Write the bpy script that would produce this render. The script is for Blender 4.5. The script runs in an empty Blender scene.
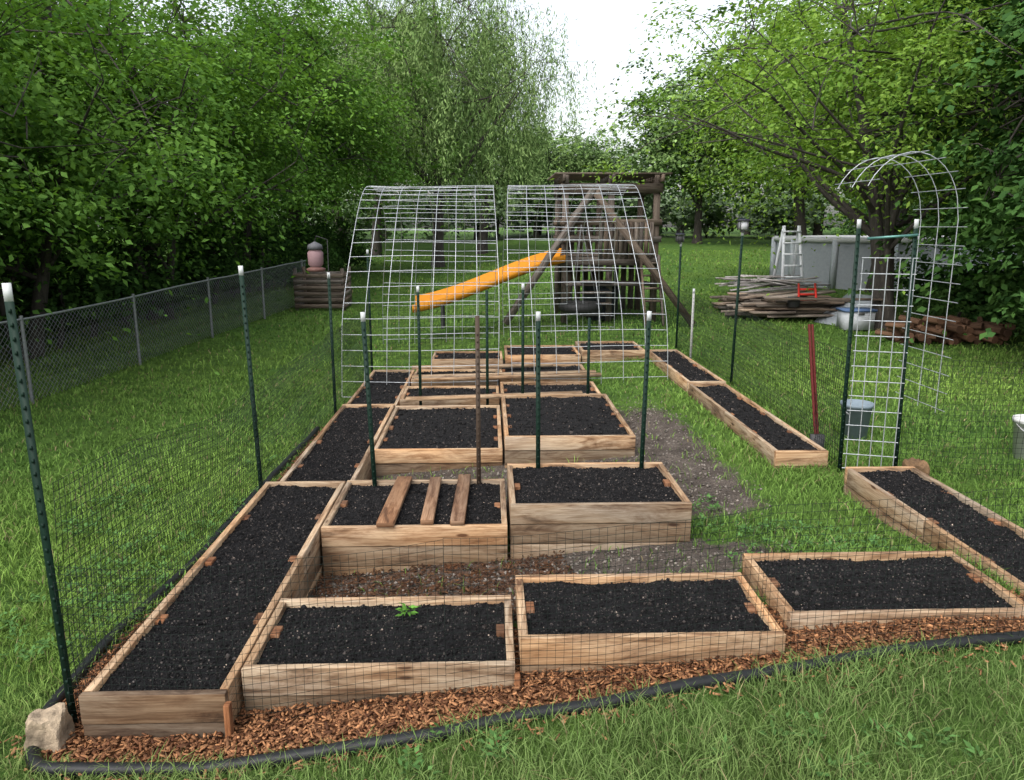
import bpy, math, random
import numpy as np
from mathutils import Vector, Matrix, noise as mnoise
rng=np.random.default_rng(7); random.seed(7)
S=bpy.context.scene
COL=S.collection

# ---------------------------------------------------------------- helpers
def sm(t):
    t=np.clip(t,0,1); return t*t*(3-2*t)
def vn(x,y,f=1.0,seed=0):
    x=np.asarray(x,float)*f+seed*17.3; y=np.asarray(y,float)*f+seed*9.1
    xi=np.floor(x); yi=np.floor(y); fx=sm(x-xi); fy=sm(y-yi)
    def h(a,b):
        v=np.sin(a*127.1+b*311.7+seed*74.7)*43758.5453
        return v-np.floor(v)
    return (h(xi,yi)*(1-fx)+h(xi+1,yi)*fx)*(1-fy)+(h(xi,yi+1)*(1-fx)+h(xi+1,yi+1)*fx)*fy
def G(x,y):
    x=np.asarray(x,float); y=np.asarray(y,float)
    z=.08*np.clip(x+1.2,0,3.4)-.17*sm((y-3.4)/1.8)+.2*sm((y-10)/7)+.026*np.clip(y-16,0,60)
    z=z+.025*(vn(x,y,.6,1)-.5)+.012*(vn(x,y,2.5,2)-.5)
    return z
def g1(x,y): return float(G(np.array([x]),np.array([y]))[0])

class Geo:
    def __init__(s): s.v=[];s.f=[];s.t=[];s.m=[];s.c=[];s.u=[];s.n=0
    def add(s,v,f,mat=0,col=(1,1,1),uv=None):
        v=np.asarray(v,float).reshape(-1,3); f=np.asarray(f,np.int64)
        if len(f)==0: return
        c=np.empty((len(v),4)); c[:,3]=1; c[:,:3]=np.asarray(col)
        s.v.append(v); s.c.append(c); s.f.append((f+s.n).ravel()); s.t.append(np.full(len(f),f.shape[1]))
        s.m.append(np.full(len(f),mat) if np.isscalar(mat) else np.asarray(mat))
        s.u.append(np.zeros((f.size,2)) if uv is None else np.asarray(uv,float).reshape(-1,2))
        s.n+=len(v)
    def mesh(s,name,mats,smooth=False):
        me=bpy.data.meshes.new(name)
        v=np.concatenate(s.v); f=np.concatenate(s.f); t=np.concatenate(s.t)
        me.vertices.add(len(v)); me.vertices.foreach_set("co",v.ravel())
        me.loops.add(len(f)); me.loops.foreach_set("vertex_index",f.astype(np.int32))
        me.polygons.add(len(t)); st=np.concatenate([[0],np.cumsum(t)[:-1]])
        me.polygons.foreach_set("loop_start",st.astype(np.int32))
        me.polygons.foreach_set("material_index",np.concatenate(s.m).astype(np.int32))
        me.update(calc_edges=True)
        if smooth: me.polygons.foreach_set("use_smooth",np.ones(len(t),bool))
        a=me.color_attributes.new("Col",'FLOAT_COLOR','POINT'); a.data.foreach_set("color",np.concatenate(s.c).ravel())
        uvl=me.uv_layers.new(name="UVMap"); uvl.data.foreach_set("uv",np.concatenate(s.u).ravel())
        for m in mats: me.materials.append(m)
        return me
    def obj(s,name,mats,smooth=False,loc=(0,0,0),parent=None):
        o=bpy.data.objects.new(name,s.mesh(name,mats,smooth)); o.location=loc; COL.objects.link(o)
        if parent: o.parent=parent
        return o
K=np.array([[i>>2&1,i>>1&1,i&1] for i in range(8)],float)-.5
BF=np.array([[0,1,3,2],[4,6,7,5],[0,4,5,1],[2,3,7,6],[0,2,6,4],[1,5,7,3]])
def boxes(geo,C,Sz,R=None,mat=0,col=(1,1,1)):
    C=np.asarray(C,float).reshape(-1,3); n=len(C)
    Sz=np.broadcast_to(np.asarray(Sz,float),(n,3)); col=np.broadcast_to(np.asarray(col,float),(n,3))
    P=K[None]*Sz[:,None]
    W=P if R is None else np.einsum('nij,nkj->nki',np.broadcast_to(R,(n,3,3)),P)
    V=W+C[:,None]
    F=(np.arange(n)*8)[:,None,None]+BF[None]
    UV=np.zeros((n,6,4,2)); L=np.argmax(Sz,1); off=rng.random((n,2))*50
    for fi in range(6):
        k=fi//2
        for l in range(3):
            sel=L==l
            if not sel.any(): continue
            if k==l: a,b=[q for q in range(3) if q!=k]; ua=.25
            else: a=l; b=[q for q in range(3) if q!=k and q!=l][0]; ua=1
            for ci in range(4):
                UV[sel,fi,ci,0]=P[sel,BF[fi,ci],a]*ua+off[sel,0]
                UV[sel,fi,ci,1]=P[sel,BF[fi,ci],b]+off[sel,1]+k*.37
    geo.add(V.reshape(-1,3),F.reshape(-1,4),mat,np.repeat(col,8,0),UV.reshape(-1,2))
def frame(d,up=(0,0,1)):
    d=np.asarray(d,float); d/=np.linalg.norm(d); up=np.asarray(up,float)
    if abs(d@up)>.98: up=np.array([0,1.,0])
    y=np.cross(up,d); y/=np.linalg.norm(y); z=np.cross(d,y)
    return np.stack([d,y,z],1)
def beam(geo,p0,p1,w,h,mat=0,col=(1,1,1),up=(0,0,1)):
    p0=np.array(p0,float); p1=np.array(p1,float); d=p1-p0
    boxes(geo,[(p0+p1)/2],[np.linalg.norm(d),w,h],frame(d,up)[None],mat,col)
def tube(geo,P,r,sides=6,mat=0,col=(1,1,1),cap=True):
    P=np.asarray(P,float); n=len(P); r=np.broadcast_to(np.asarray(r,float),(n,))
    T=np.gradient(P,axis=0); T/=np.linalg.norm(T,axis=1)[:,None]+1e-9
    ref=np.array([.3,.2,.93]) if abs(T[:,2]).mean()<.8 else np.array([1.,.1,0])
    A=np.cross(T,ref); A/=np.linalg.norm(A,axis=1)[:,None]+1e-9; B=np.cross(T,A)
    a=np.arange(sides)/sides*2*np.pi
    V=P[:,None]+r[:,None,None]*(np.cos(a)[None,:,None]*A[:,None]+np.sin(a)[None,:,None]*B[:,None])
    i=np.arange(n-1)[:,None]*sides; j=np.arange(sides)[None]; j2=(j+1)%sides
    F=np.stack([i+j,i+j2,i+sides+j2,i+sides+j],-1).reshape(-1,4)
    ln=np.concatenate([[0],np.cumsum(np.linalg.norm(np.diff(P,axis=0),axis=1))])
    u0=np.broadcast_to(ln[:-1,None],(n-1,sides)); u1=np.broadcast_to(ln[1:,None],(n-1,sides))
    vv=np.broadcast_to(j*0.06,(n-1,sides)); v2=vv+.06
    UV=np.stack([np.stack([u0,vv],-1),np.stack([u0,v2],-1),np.stack([u1,v2],-1),np.stack([u1,vv],-1)],2).reshape(-1,2)
    geo.add(V.reshape(-1,3),F,mat,col,UV)
    if cap:
        geo.add(V[-1],np.arange(sides)[None],mat,col); geo.add(V[0],np.arange(sides)[None,::-1],mat,col)
def wires(geo,P0,P1,r,mat=0,col=(1,1,1)):
    P0=np.asarray(P0,float).reshape(-1,3); P1=np.asarray(P1,float).reshape(-1,3); n=len(P0)
    D=P1-P0; L=np.linalg.norm(D,axis=1); D=D/L[:,None]
    up=np.where((abs(D[:,2])>.95)[:,None],np.array([[0,1.,0]]),np.array([[0,0,1.]]))
    Y=np.cross(up,D); Y/=np.linalg.norm(Y,axis=1)[:,None]; Z=np.cross(D,Y)
    boxes(geo,(P0+P1)/2,np.stack([L,np.full(n,r*2),np.full(n,r*2)],1),np.stack([D,Y,Z],2),mat,col)

# ---------------------------------------------------------------- materials
def newmat(name):
    m=bpy.data.materials.new(name); m.use_nodes=True; nt=m.node_tree; nt.nodes.clear()
    o=nt.nodes.new('ShaderNodeOutputMaterial'); b=nt.nodes.new('ShaderNodeBsdfPrincipled')
    nt.links.new(b.outputs[0],o.inputs[0]); return m,nt,b,o
def N(nt,t,**kw):
    n=nt.nodes.new(t)
    for k,v in kw.items(): setattr(n,k,v)
    return n
def ramp(nt,fac,stops):
    r=nt.nodes.new('ShaderNodeValToRGB'); e=r.color_ramp.elements
    while len(e)<len(stops): e.new(.5)
    for el,(p,c) in zip(e,stops): el.position=p; el.color=(*c,1) if len(c)==3 else c
    nt.links.new(fac,r.inputs[0]); return r.outputs[0]
def mix(nt,a,b,fac,mode='MIX'):
    m=nt.nodes.new('ShaderNodeMix'); m.data_type='RGBA'; m.blend_type=mode
    for s,i in ((fac,0),(a,6),(b,7)):
        if hasattr(s,'is_output'): nt.links.new(s,m.inputs[i])
        elif i==0: m.inputs[0].default_value=s
        else: m.inputs[i].default_value=(*s,1)
    return m.outputs[2]
def noi(nt,vec,scale,detail=4,rough=.6,dist=0):
    n=N(nt,'ShaderNodeTexNoise'); n.inputs['Scale'].default_value=scale; n.inputs['Detail'].default_value=detail
    n.inputs['Roughness'].default_value=rough; n.inputs['Distortion'].default_value=dist
    if vec is not None: nt.links.new(vec,n.inputs['Vector'])
    return n.outputs[0]
def mapping(nt,vec,scale):
    m=N(nt,'ShaderNodeMapping'); m.inputs['Scale'].default_value=scale; nt.links.new(vec,m.inputs['Vector']); return m.outputs[0]
def bump(nt,b,h,strength,dist):
    n=N(nt,'ShaderNodeBump'); n.inputs['Strength'].default_value=strength; n.inputs['Distance'].default_value=dist
    nt.links.new(h,n.inputs['Height']); nt.links.new(n.outputs[0],b.inputs['Normal'])
def pos(nt): return N(nt,'ShaderNodeNewGeometry').outputs['Position']
def colattr(nt): return N(nt,'ShaderNodeVertexColor',layer_name='Col').outputs[0]

def wood_mat(name,dark,mid,light,stain=.5,hue=.0):
    m,nt,b,o=newmat(name)
    uv=N(nt,'ShaderNodeUVMap').outputs[0]
    wide=noi(nt,mapping(nt,uv,(1.3,13,1)),1,5,.65,1.6)
    fine=noi(nt,mapping(nt,uv,(5,150,1)),1,3,.6)
    c=ramp(nt,wide,[(.30,dark),(.42,mid),(.56,light),(.72,mid),(.85,dark)])
    c=mix(nt,c,ramp(nt,fine,[(.3,(.5,.45,.40)),(.6,(1,1,1))]),.7,'MULTIPLY')
    v=N(nt,'ShaderNodeTexVoronoi'); v.inputs['Scale'].default_value=1; nt.links.new(mapping(nt,uv,(2.6,9,1)),v.inputs['Vector'])
    kn=ramp(nt,v.outputs['Distance'],[(.07,(.16,.08,.04)),(.13,(1,1,1))])
    c=mix(nt,c,kn,.85,'MULTIPLY')
    st=noi(nt,mapping(nt,uv,(1.6,6,1)),1.3,6,.7,.8)
    c=mix(nt,c,ramp(nt,st,[(.34,(.26,.21,.18)),(.43,(.68,.60,.55)),(.53,(1,1,1))]),stain,'MULTIPLY')
    hv=noi(nt,mapping(nt,uv,(.9,3,1)),1,3,.5)
    if hue: c=mix(nt,c,ramp(nt,hv,[(.35,(.82,.86,.95)),(.5,(1,1,1)),(.65,(1.08,.92,.76))]),hue,'MULTIPLY')
    c=mix(nt,c,colattr(nt),1,'MULTIPLY')
    nt.links.new(c,b.inputs['Base Color']); b.inputs['Roughness'].default_value=.82; b.inputs['Specular IOR Level'].default_value=.3
    bump(nt,b,fine,.45,.003); return m
M_wood=wood_mat('cedar_board',(.16,.085,.045),(.38,.25,.145),(.56,.41,.265),.85,.8)
M_oldwood=wood_mat('weathered_wood',(.045,.035,.028),(.13,.10,.078),(.23,.19,.155),.4)

def simple(name,col,rough=.6,metal=0,var=.3,scale=12,bmp=0,spec=.3):
    m,nt,b,o=newmat(name)
    n=noi(nt,pos(nt),scale,4,.6)
    c=ramp(nt,n,[(.3,tuple(x*(1-var) for x in col)),(.7,tuple(min(1,x*(1+var)) for x in col))])
    c=mix(nt,c,colattr(nt),1,'MULTIPLY')
    nt.links.new(c,b.inputs['Base Color']); b.inputs['Roughness'].default_value=rough; b.inputs['Metallic'].default_value=metal; b.inputs['Specular IOR Level'].default_value=spec
    if bmp: bump(nt,b,noi(nt,pos(nt),scale*3,5,.7),.6,bmp)
    return m
M_paint=simple('coloured_surface',(1,1,1),.6,0,.15,15,0,.2)
M_galv=simple('galvanised_wire',(.42,.44,.46),.42,.5,.25,30,0,.5)
M_black=simple('black_plastic',(.010,.011,.012),.5,0,.3,30,0,.3)
M_net=simple('black_net',(.010,.016,.013),.7,0,.1,30,0,.2)
M_rock=simple('limestone',(.27,.21,.145),.9,0,.5,9,.02)
M_chip=simple('wood_chips',(1,1,1),.85,0,.35,40)

def soil_mat():
    m,nt,b,o=newmat('dark_soil'); p=pos(nt)
    n=noi(nt,p,9,6,.7)
    c=ramp(nt,n,[(.3,(.006,.0056,.006)),(.55,(.012,.0115,.012)),(.75,(.021,.020,.020))])
    v=N(nt,'ShaderNodeTexVoronoi'); v.inputs['Scale'].default_value=85; nt.links.new(p,v.inputs['Vector'])
    sep=N(nt,'ShaderNodeSeparateColor'); nt.links.new(v.outputs['Color'],sep.inputs[0])
    sp=ramp(nt,sep.outputs[0],[(.80,(0,0,0)),(.88,(1,1,1))])
    near=ramp(nt,v.outputs['Distance'],[(.25,(1,1,1)),(.4,(0,0,0))])
    f=mix(nt,sp,near,1,'MULTIPLY')
    c=mix(nt,c,(.085,.075,.068),f)
    c=mix(nt,c,colattr(nt),1,'MULTIPLY')
    nt.links.new(c,b.inputs['Base Color']); b.inputs['Roughness'].default_value=.95; b.inputs['Specular IOR Level'].default_value=.2
    bump(nt,b,noi(nt,p,75,4,.8),1,.02); return m
M_soil=soil_mat()

def ground_mat():
    m,nt,b,o=newmat('ground'); p=pos(nt)
    big=noi(nt,p,.5,4,.6); med=noi(nt,p,5,5,.65); fine=noi(nt,p,60,4,.8)
    gr=ramp(nt,med,[(.3,(.042,.082,.018)),(.55,(.080,.155,.032)),(.75,(.125,.215,.050))])
    gr=mix(nt,gr,ramp(nt,big,[(.35,(.75,.85,.8)),(.65,(1.25,1.1,1))]),.8,'MULTIPLY')
    gr=mix(nt,gr,ramp(nt,fine,[(.3,(.55,.6,.5)),(.65,(1.25,1.25,1.1))]),.9,'MULTIPLY')
    di=ramp(nt,fine,[(.25,(.04,.034,.030)),(.5,(.115,.098,.085)),(.75,(.23,.20,.175))])
    di=mix(nt,di,ramp(nt,med,[(.3,(.5,.47,.45)),(.65,(1.15,1.1,1.05))]),1,'MULTIPLY')
    mu=ramp(nt,noi(nt,p,40,5,.8,.5),[(.3,(.03,.013,.007)),(.5,(.14,.058,.025)),(.7,(.30,.14,.065))])
    sep=N(nt,'ShaderNodeSeparateColor'); nt.links.new(colattr(nt),sep.inputs[0])
    def soft(ch):
        a=N(nt,'ShaderNodeMath',operation='ADD'); nt.links.new(ch,a.inputs[0])
        s=N(nt,'ShaderNodeMath',operation='MULTIPLY_ADD'); nt.links.new(noi(nt,p,7,5,.7),s.inputs[0]); s.inputs[1].default_value=.9; s.inputs[2].default_value=-.45
        nt.links.new(s.outputs[0],a.inputs[1])
        return ramp(nt,a.outputs[0],[(.4,(0,0,0)),(.6,(1,1,1))])
    c=mix(nt,gr,di,soft(sep.outputs[0])); c=mix(nt,c,mu,soft(sep.outputs[1]))
    nt.links.new(c,b.inputs['Base Color']); b.inputs['Roughness'].default_value=.95; b.inputs['Specular IOR Level'].default_value=.15
    bump(nt,b,fine,.9,.03); return m
M_ground=ground_mat()

def leaf_mat(name,trans=.3):
    m=bpy.data.materials.new(name); m.use_nodes=True; nt=m.node_tree; nt.nodes.clear()
    o=nt.nodes.new('ShaderNodeOutputMaterial'); c=colattr(nt)
    b=N(nt,'ShaderNodeBsdfDiffuse'); nt.links.new(c,b.inputs[0])
    if trans==0: nt.links.new(b.outputs[0],o.inputs[0]); return m
    t=N(nt,'ShaderNodeBsdfTranslucent'); c2=mix(nt,c,(1.3,1.35,.6),1,'MULTIPLY'); nt.links.new(c2,t.inputs[0])
    mx=N(nt,'ShaderNodeMixShader'); mx.inputs[0].default_value=trans
    nt.links.new(b.outputs[0],mx.inputs[1]); nt.links.new(t.outputs[0],mx.inputs[2]); nt.links.new(mx.outputs[0],o.inputs[0])
    return m
M_leaf=leaf_mat('leaves',.33); M_leaffar=leaf_mat('far_leaves',0); M_grass=leaf_mat('grass_blades',0)
def bark_mat():
    m,nt,b,o=newmat('bark'); p=pos(nt)
    n=noi(nt,mapping(nt,p,(9,9,2)),2,6,.7,.5)
    c=ramp(nt,n,[(.3,(.02,.017,.014)),(.55,(.055,.046,.038)),(.75,(.10,.088,.075))]); c=mix(nt,c,colattr(nt),1,'MULTIPLY')
    nt.links.new(c,b.inputs['Base Color']); b.inputs['Roughness'].default_value=.9; bump(nt,b,n,.8,.03); return m
M_bark=bark_mat()

# ---------------------------------------------------------------- layout
BEDS=[(-1.735,-1.125,2.90,5.66,.215,-.10),(-1.735,-1.12,5.72,8.78,.10,-.25),(-1.735,-1.12,8.86,11.2,.06,-.25),
 (-1.105,.105,3.05,3.71,.235,-.1),(.13,1.35,3.13,3.78,.315,-.05),(1.44,2.66,3.31,4.02,.315,.0),
 (-1.11,.11,4.70,5.66,.22,-.2),(.13,1.34,4.74,5.66,.345,-.1),
 (-1.10,.115,6.88,8.68,.10,-.25),(.135,1.355,6.80,8.62,.24,-.1),
 (-1.10,.115,9.05,9.85,.09,-.25),(.135,1.355,8.98,9.75,.16,-.2),
 (-1.08,.115,10.25,11.0,.10,-.2),(.135,1.355,10.2,11.0,.17,-.2),
 (-.9,.2,11.5,12.3,.16,-.2),(.24,1.4,11.5,12.5,.22,-.2),(1.43,2.42,11.6,12.6,.27,-.1),
 (2.46,2.92,6.22,9.15,.25,-.05),(2.48,2.96,9.25,11.8,.25,-.05),(2.77,3.31,3.4,5.6,.31,-.1)]
EX=np.array([-1.96,-1.85,-1.65,-1.3,-.58,.2,.91,1.6,2.41,3.1,4.2]); EY=np.array([2.92,2.76,2.70,2.68,2.72,2.82,2.94,3.02,3.10,3.12,3.2])
def masks(x,y):
    ye=np.interp(x,EX,EY)
    mul=sm((y-ye)/.05)*sm((3.6-y)/.1)*sm((x+2.0)/.06)*sm((4.4-x)/.1)
    mul=np.maximum(mul,sm((x+2.0)/.05)*sm((-1.7-x)/.05)*(y>2.9)*sm((8.8-y)/.5)*.8)
    mul=np.maximum(mul,.5*((x>-1.15)&(x<.5)&(y>3.6)&(y<4.8)))
    d=np.zeros_like(x)
    d=np.maximum(d,1.0*((x>-1.15)&(x<1.45)&(y>3.65)&(y<4.8)))
    d=np.maximum(d,sm((x-1.2)/.1)*sm((2.35-x)/.5)*sm((y-4.9)/.6)*sm((10.0-y)/2.5)*.85)
    d=np.maximum(d,1.0*((x>-1.15)&(x<1.35)&(y>5.6)&(y<12.4))*.8)
    d=np.maximum(d,.75*sm((x-1.3)/.1)*sm((2.2-x)/.6)*sm((y-4.05)/.1)*sm((4.9-y)/.4))
    return d,mul

# ---------------------------------------------------------------- ground sheet
xs=np.concatenate([-np.geomspace(320,3.1,46),np.arange(-3,5.01,.055),np.geomspace(5.1,320,46)])
ys=np.concatenate([-np.geomspace(60,.5,10),np.arange(0,2,.5),np.arange(2.2,9,.055),np.arange(9,20,.25),np.geomspace(20.3,420,60)])
X,Y=np.meshgrid(xs,ys); Z=G(X,Y); Z=Z+np.where((X>-3)&(X<5)&(Y<9),.02*(vn(X,Y,9,5)-.5),0)
d,mu=masks(X,Y)
nx,ny=len(xs),len(ys); i=np.arange(ny-1)[:,None]*nx+np.arange(nx-1)[None]
F=np.stack([i,i+1,i+nx+1,i+nx],-1).reshape(-1,4)
gg=Geo(); gg.add(np.stack([X,Y,Z],-1).reshape(-1,3),F,0,np.stack([d,mu,d*0],-1).reshape(-1,3)); gg.obj('ground',[M_ground],True)

def in_beds(x,y,pad=0.0):
    r=np.zeros(len(x),bool)
    for b in BEDS: r|=(x>b[0]-pad)&(x<b[1]+pad)&(y>b[2]-pad)&(y<b[3]+pad)
    return r

# ---------------------------------------------------------------- grass
def blades(geo,x0,x1,y0,y1,dens,L,W,seed):
    n=int((x1-x0)*(y1-y0)*dens); x=rng.uniform(x0,x1,n); y=rng.uniform(y0,y1,n)
    vis=np.abs(x-.03*y)<y*.80+.9
    x=x[vis];y=y[vis]
    d,mu=masks(x,y); pr=(1-np.clip(d*1.15,0,.94))*(1-np.clip(mu*1.4,0,1))
    pr*=.45+.75*vn(x,y,3,3)
    k=(rng.random(len(x))<pr)&~in_beds(x,y,.01); x=x[k];y=y[k];n=len(x)
    z=G(x,y)
    patch=vn(x,y,1.1,4); p2=vn(x,y,.35,6); p3=vn(x,y,4.5,8)
    l=L*(.4+.95*rng.random(n))*(.5+.6*patch+.55*p3); a=rng.random(n)*2*np.pi; lean=l*(.25+.85*rng.random(n))
    la=rng.random(n)*2*np.pi
    B=np.stack([x,y,z-.005],1); s=np.stack([np.cos(a),np.sin(a),0*a],1)*W*(.6+.8*rng.random(n))[:,None]/2
    ld=np.stack([np.cos(la),np.sin(la),0*a],1)*lean[:,None]
    mid=B+ld*.35+np.array([0,0,1])*(l*.6)[:,None]; tip=B+ld+np.array([0,0,1])*(l*.85)[:,None]
    V=np.stack([B-s,B+s,mid+s*.8,mid-s*.8,tip],1).reshape(-1,3)
    q=(np.arange(n)*5)[:,None]
    t=rng.random(n)
    c=np.stack([.080+.082*t+.035*p2,.175+.105*t+.02*p2,.034+.032*t],1)*(.76+.42*p2+.3*(p3-.5))[:,None]
    front=sm((3.6-y)/.8)[:,None]; c=c*(1-front)+(c*np.array([1.02,.88,1.25]))*front
    dry=rng.random(n)<.05; c[dry]=np.array([.27,.23,.12])*rng.uniform(.5,1.1,(dry.sum(),1))
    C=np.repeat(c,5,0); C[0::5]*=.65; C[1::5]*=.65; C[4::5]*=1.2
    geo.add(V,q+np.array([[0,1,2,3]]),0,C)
    nn=geo.n-len(V)
    geo.f.append((q+np.array([[3,2,4]])+nn).ravel()); geo.t.append(np.full(n,3)); geo.m.append(np.zeros(n)); geo.u.append(np.zeros((3*n,2)))
gr=Geo()
blades(gr,-3.6,4.5,2.2,4.2,8500,.072,.0038,1)
blades(gr,-6.0,6.5,4.2,7,3200,.060,.006,2)
blades(gr,-8.5,9.5,7,12,1000,.058,.010,3)
blades(gr,-9,16,12,20,260,.065,.017,4)
blades(gr,-10,26,20,40,40,.08,.033,5)
gr.obj('grass',[M_grass])
def leaves_add(geo,C,L,W,nrm,tan,col,mat=0):
    n=len(C); nrm=nrm/(np.linalg.norm(nrm,axis=1)[:,None]+1e-9); tan=tan-nrm*(tan*nrm).sum(1)[:,None]; tan/=np.linalg.norm(tan,axis=1)[:,None]+1e-9
    s=np.cross(nrm,tan); L=np.broadcast_to(L,(n,))[:,None]; W=np.broadcast_to(W,(n,))[:,None]
    V=np.stack([C,C+tan*L*.45+s*W/2+nrm*L*.08,C+tan*L,C+tan*L*.45-s*W/2+nrm*L*.08],1).reshape(-1,3)
    F=(np.arange(n)*4)[:,None]+np.arange(4)[None]
    geo.add(V,F,mat,np.repeat(col,4,0))
wd=Geo()
for k in range(520):
    if k<320: x,y=rng.uniform(-3.4,-1.95),rng.uniform(3.2,7.5)
    elif k<430: x,y=rng.uniform(1.3,2.65),rng.uniform(4.0,5.6)
    else: x,y=rng.uniform(-2.5,3.2),rng.uniform(2.3,2.95)
    if in_beds(np.array([x]),np.array([y]),.05)[0]: continue
    if y<np.interp(x,EX,EY)+.0 or y>3.1:
        if vn(x,y,1.3,11)<.5: continue
        m=12; a=rng.random(m)*6.28; r=rng.random(m)*.05
        C=np.stack([x+np.cos(a)*r,y+np.sin(a)*r,g1(x,y)+.015+rng.random(m)*.04],1)
        t=np.stack([np.cos(a),np.sin(a),.3+0*a],1); nr=np.stack([-.4*np.cos(a),-.4*np.sin(a),1+0*a],1)+rng.normal(0,.2,(m,3))
        leaves_add(wd,C,rng.uniform(.025,.05,m),rng.uniform(.010,.022,m),nr,t,np.array([.075,.155,.045])*rng.uniform(.6,1.3,(m,1)))
wd.obj('weeds',[M_grass])

# ---------------------------------------------------------------- mulch chips
ch=Geo()
def rotmats(n,tilt=.35):
    a=rng.random(n)*6.28; t1=rng.normal(0,tilt,n); t2=rng.normal(0,tilt,n)
    ca,sa=np.cos(a),np.sin(a); Z0=np.zeros(n); O=np.ones(n)
    Rz=np.stack([ca,-sa,Z0,sa,ca,Z0,Z0,Z0,O],1).reshape(n,3,3)
    Rx=np.stack([O,Z0,Z0,Z0,np.cos(t1),-np.sin(t1),Z0,np.sin(t1),np.cos(t1)],1).reshape(n,3,3)
    Ry=np.stack([np.cos(t2),Z0,np.sin(t2),Z0,O,Z0,-np.sin(t2),Z0,np.cos(t2)],1).reshape(n,3,3)
    return Rz@Rx@Ry
def chips(x0,x1,y0,y1,n,dark):
    x=rng.uniform(x0,x1,n); y=rng.uniform(y0,y1,n); d,mu=masks(x,y); k=(rng.random(n)<mu)&~in_beds(x,y,.0); x=x[k];y=y[k]; n=len(x)
    C=np.stack([x,y,G(x,y)+.004+rng.random(n)*.022],1)
    Sz=np.stack([rng.uniform(.010,.055,n)*rng.uniform(.5,1,n),rng.uniform(.003,.014,n),rng.uniform(.002,.006,n)],1)
    t=rng.random((n,1))**1.2; col=(np.array([.12,.042,.016])*(1-t)+np.array([.54,.26,.115])*t)*rng.uniform(.5,1.15,(n,1))*dark
    boxes(ch,C,Sz,rotmats(n),0,col)
chips(-2.05,4.4,2.6,3.6,38000,.95); chips(-2.05,-1.7,3,8.8,7000,.8); chips(-1.15,.5,3.6,4.8,4500,.3)
n=500; x=rng.uniform(-2.3,3.4,n); y=np.interp(x,EX,EY)-rng.gamma(1.2,.05,n); C=np.stack([x,y,G(x,y)+.02],1)
boxes(ch,C,np.stack([rng.uniform(.015,.05,n),rng.uniform(.004,.012,n),np.full(n,.004)],1),rotmats(n),0,np.array([.4,.2,.09])*rng.uniform(.4,1.1,(n,1)))
ch.obj('wood_chip_mulch',[M_chip])
pb=Geo(); n=14000; x=rng.uniform(-1.1,2.5,n); y=rng.uniform(3.7,10,n); d,mu=masks(x,y); k=(rng.random(n)<d*.9)&~in_beds(x,y,.01); x=x[k];y=y[k];n=len(x)
s=rng.uniform(.005,.02,n); boxes(pb,np.stack([x,y,G(x,y)+.003],1),np.stack([s,s*.8,s*.5],1),rotmats(n,.5),0,np.array([.19,.165,.14])*rng.uniform(.3,1.6,(n,1)))
pb.obj('path_gravel',[M_chip])

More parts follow.
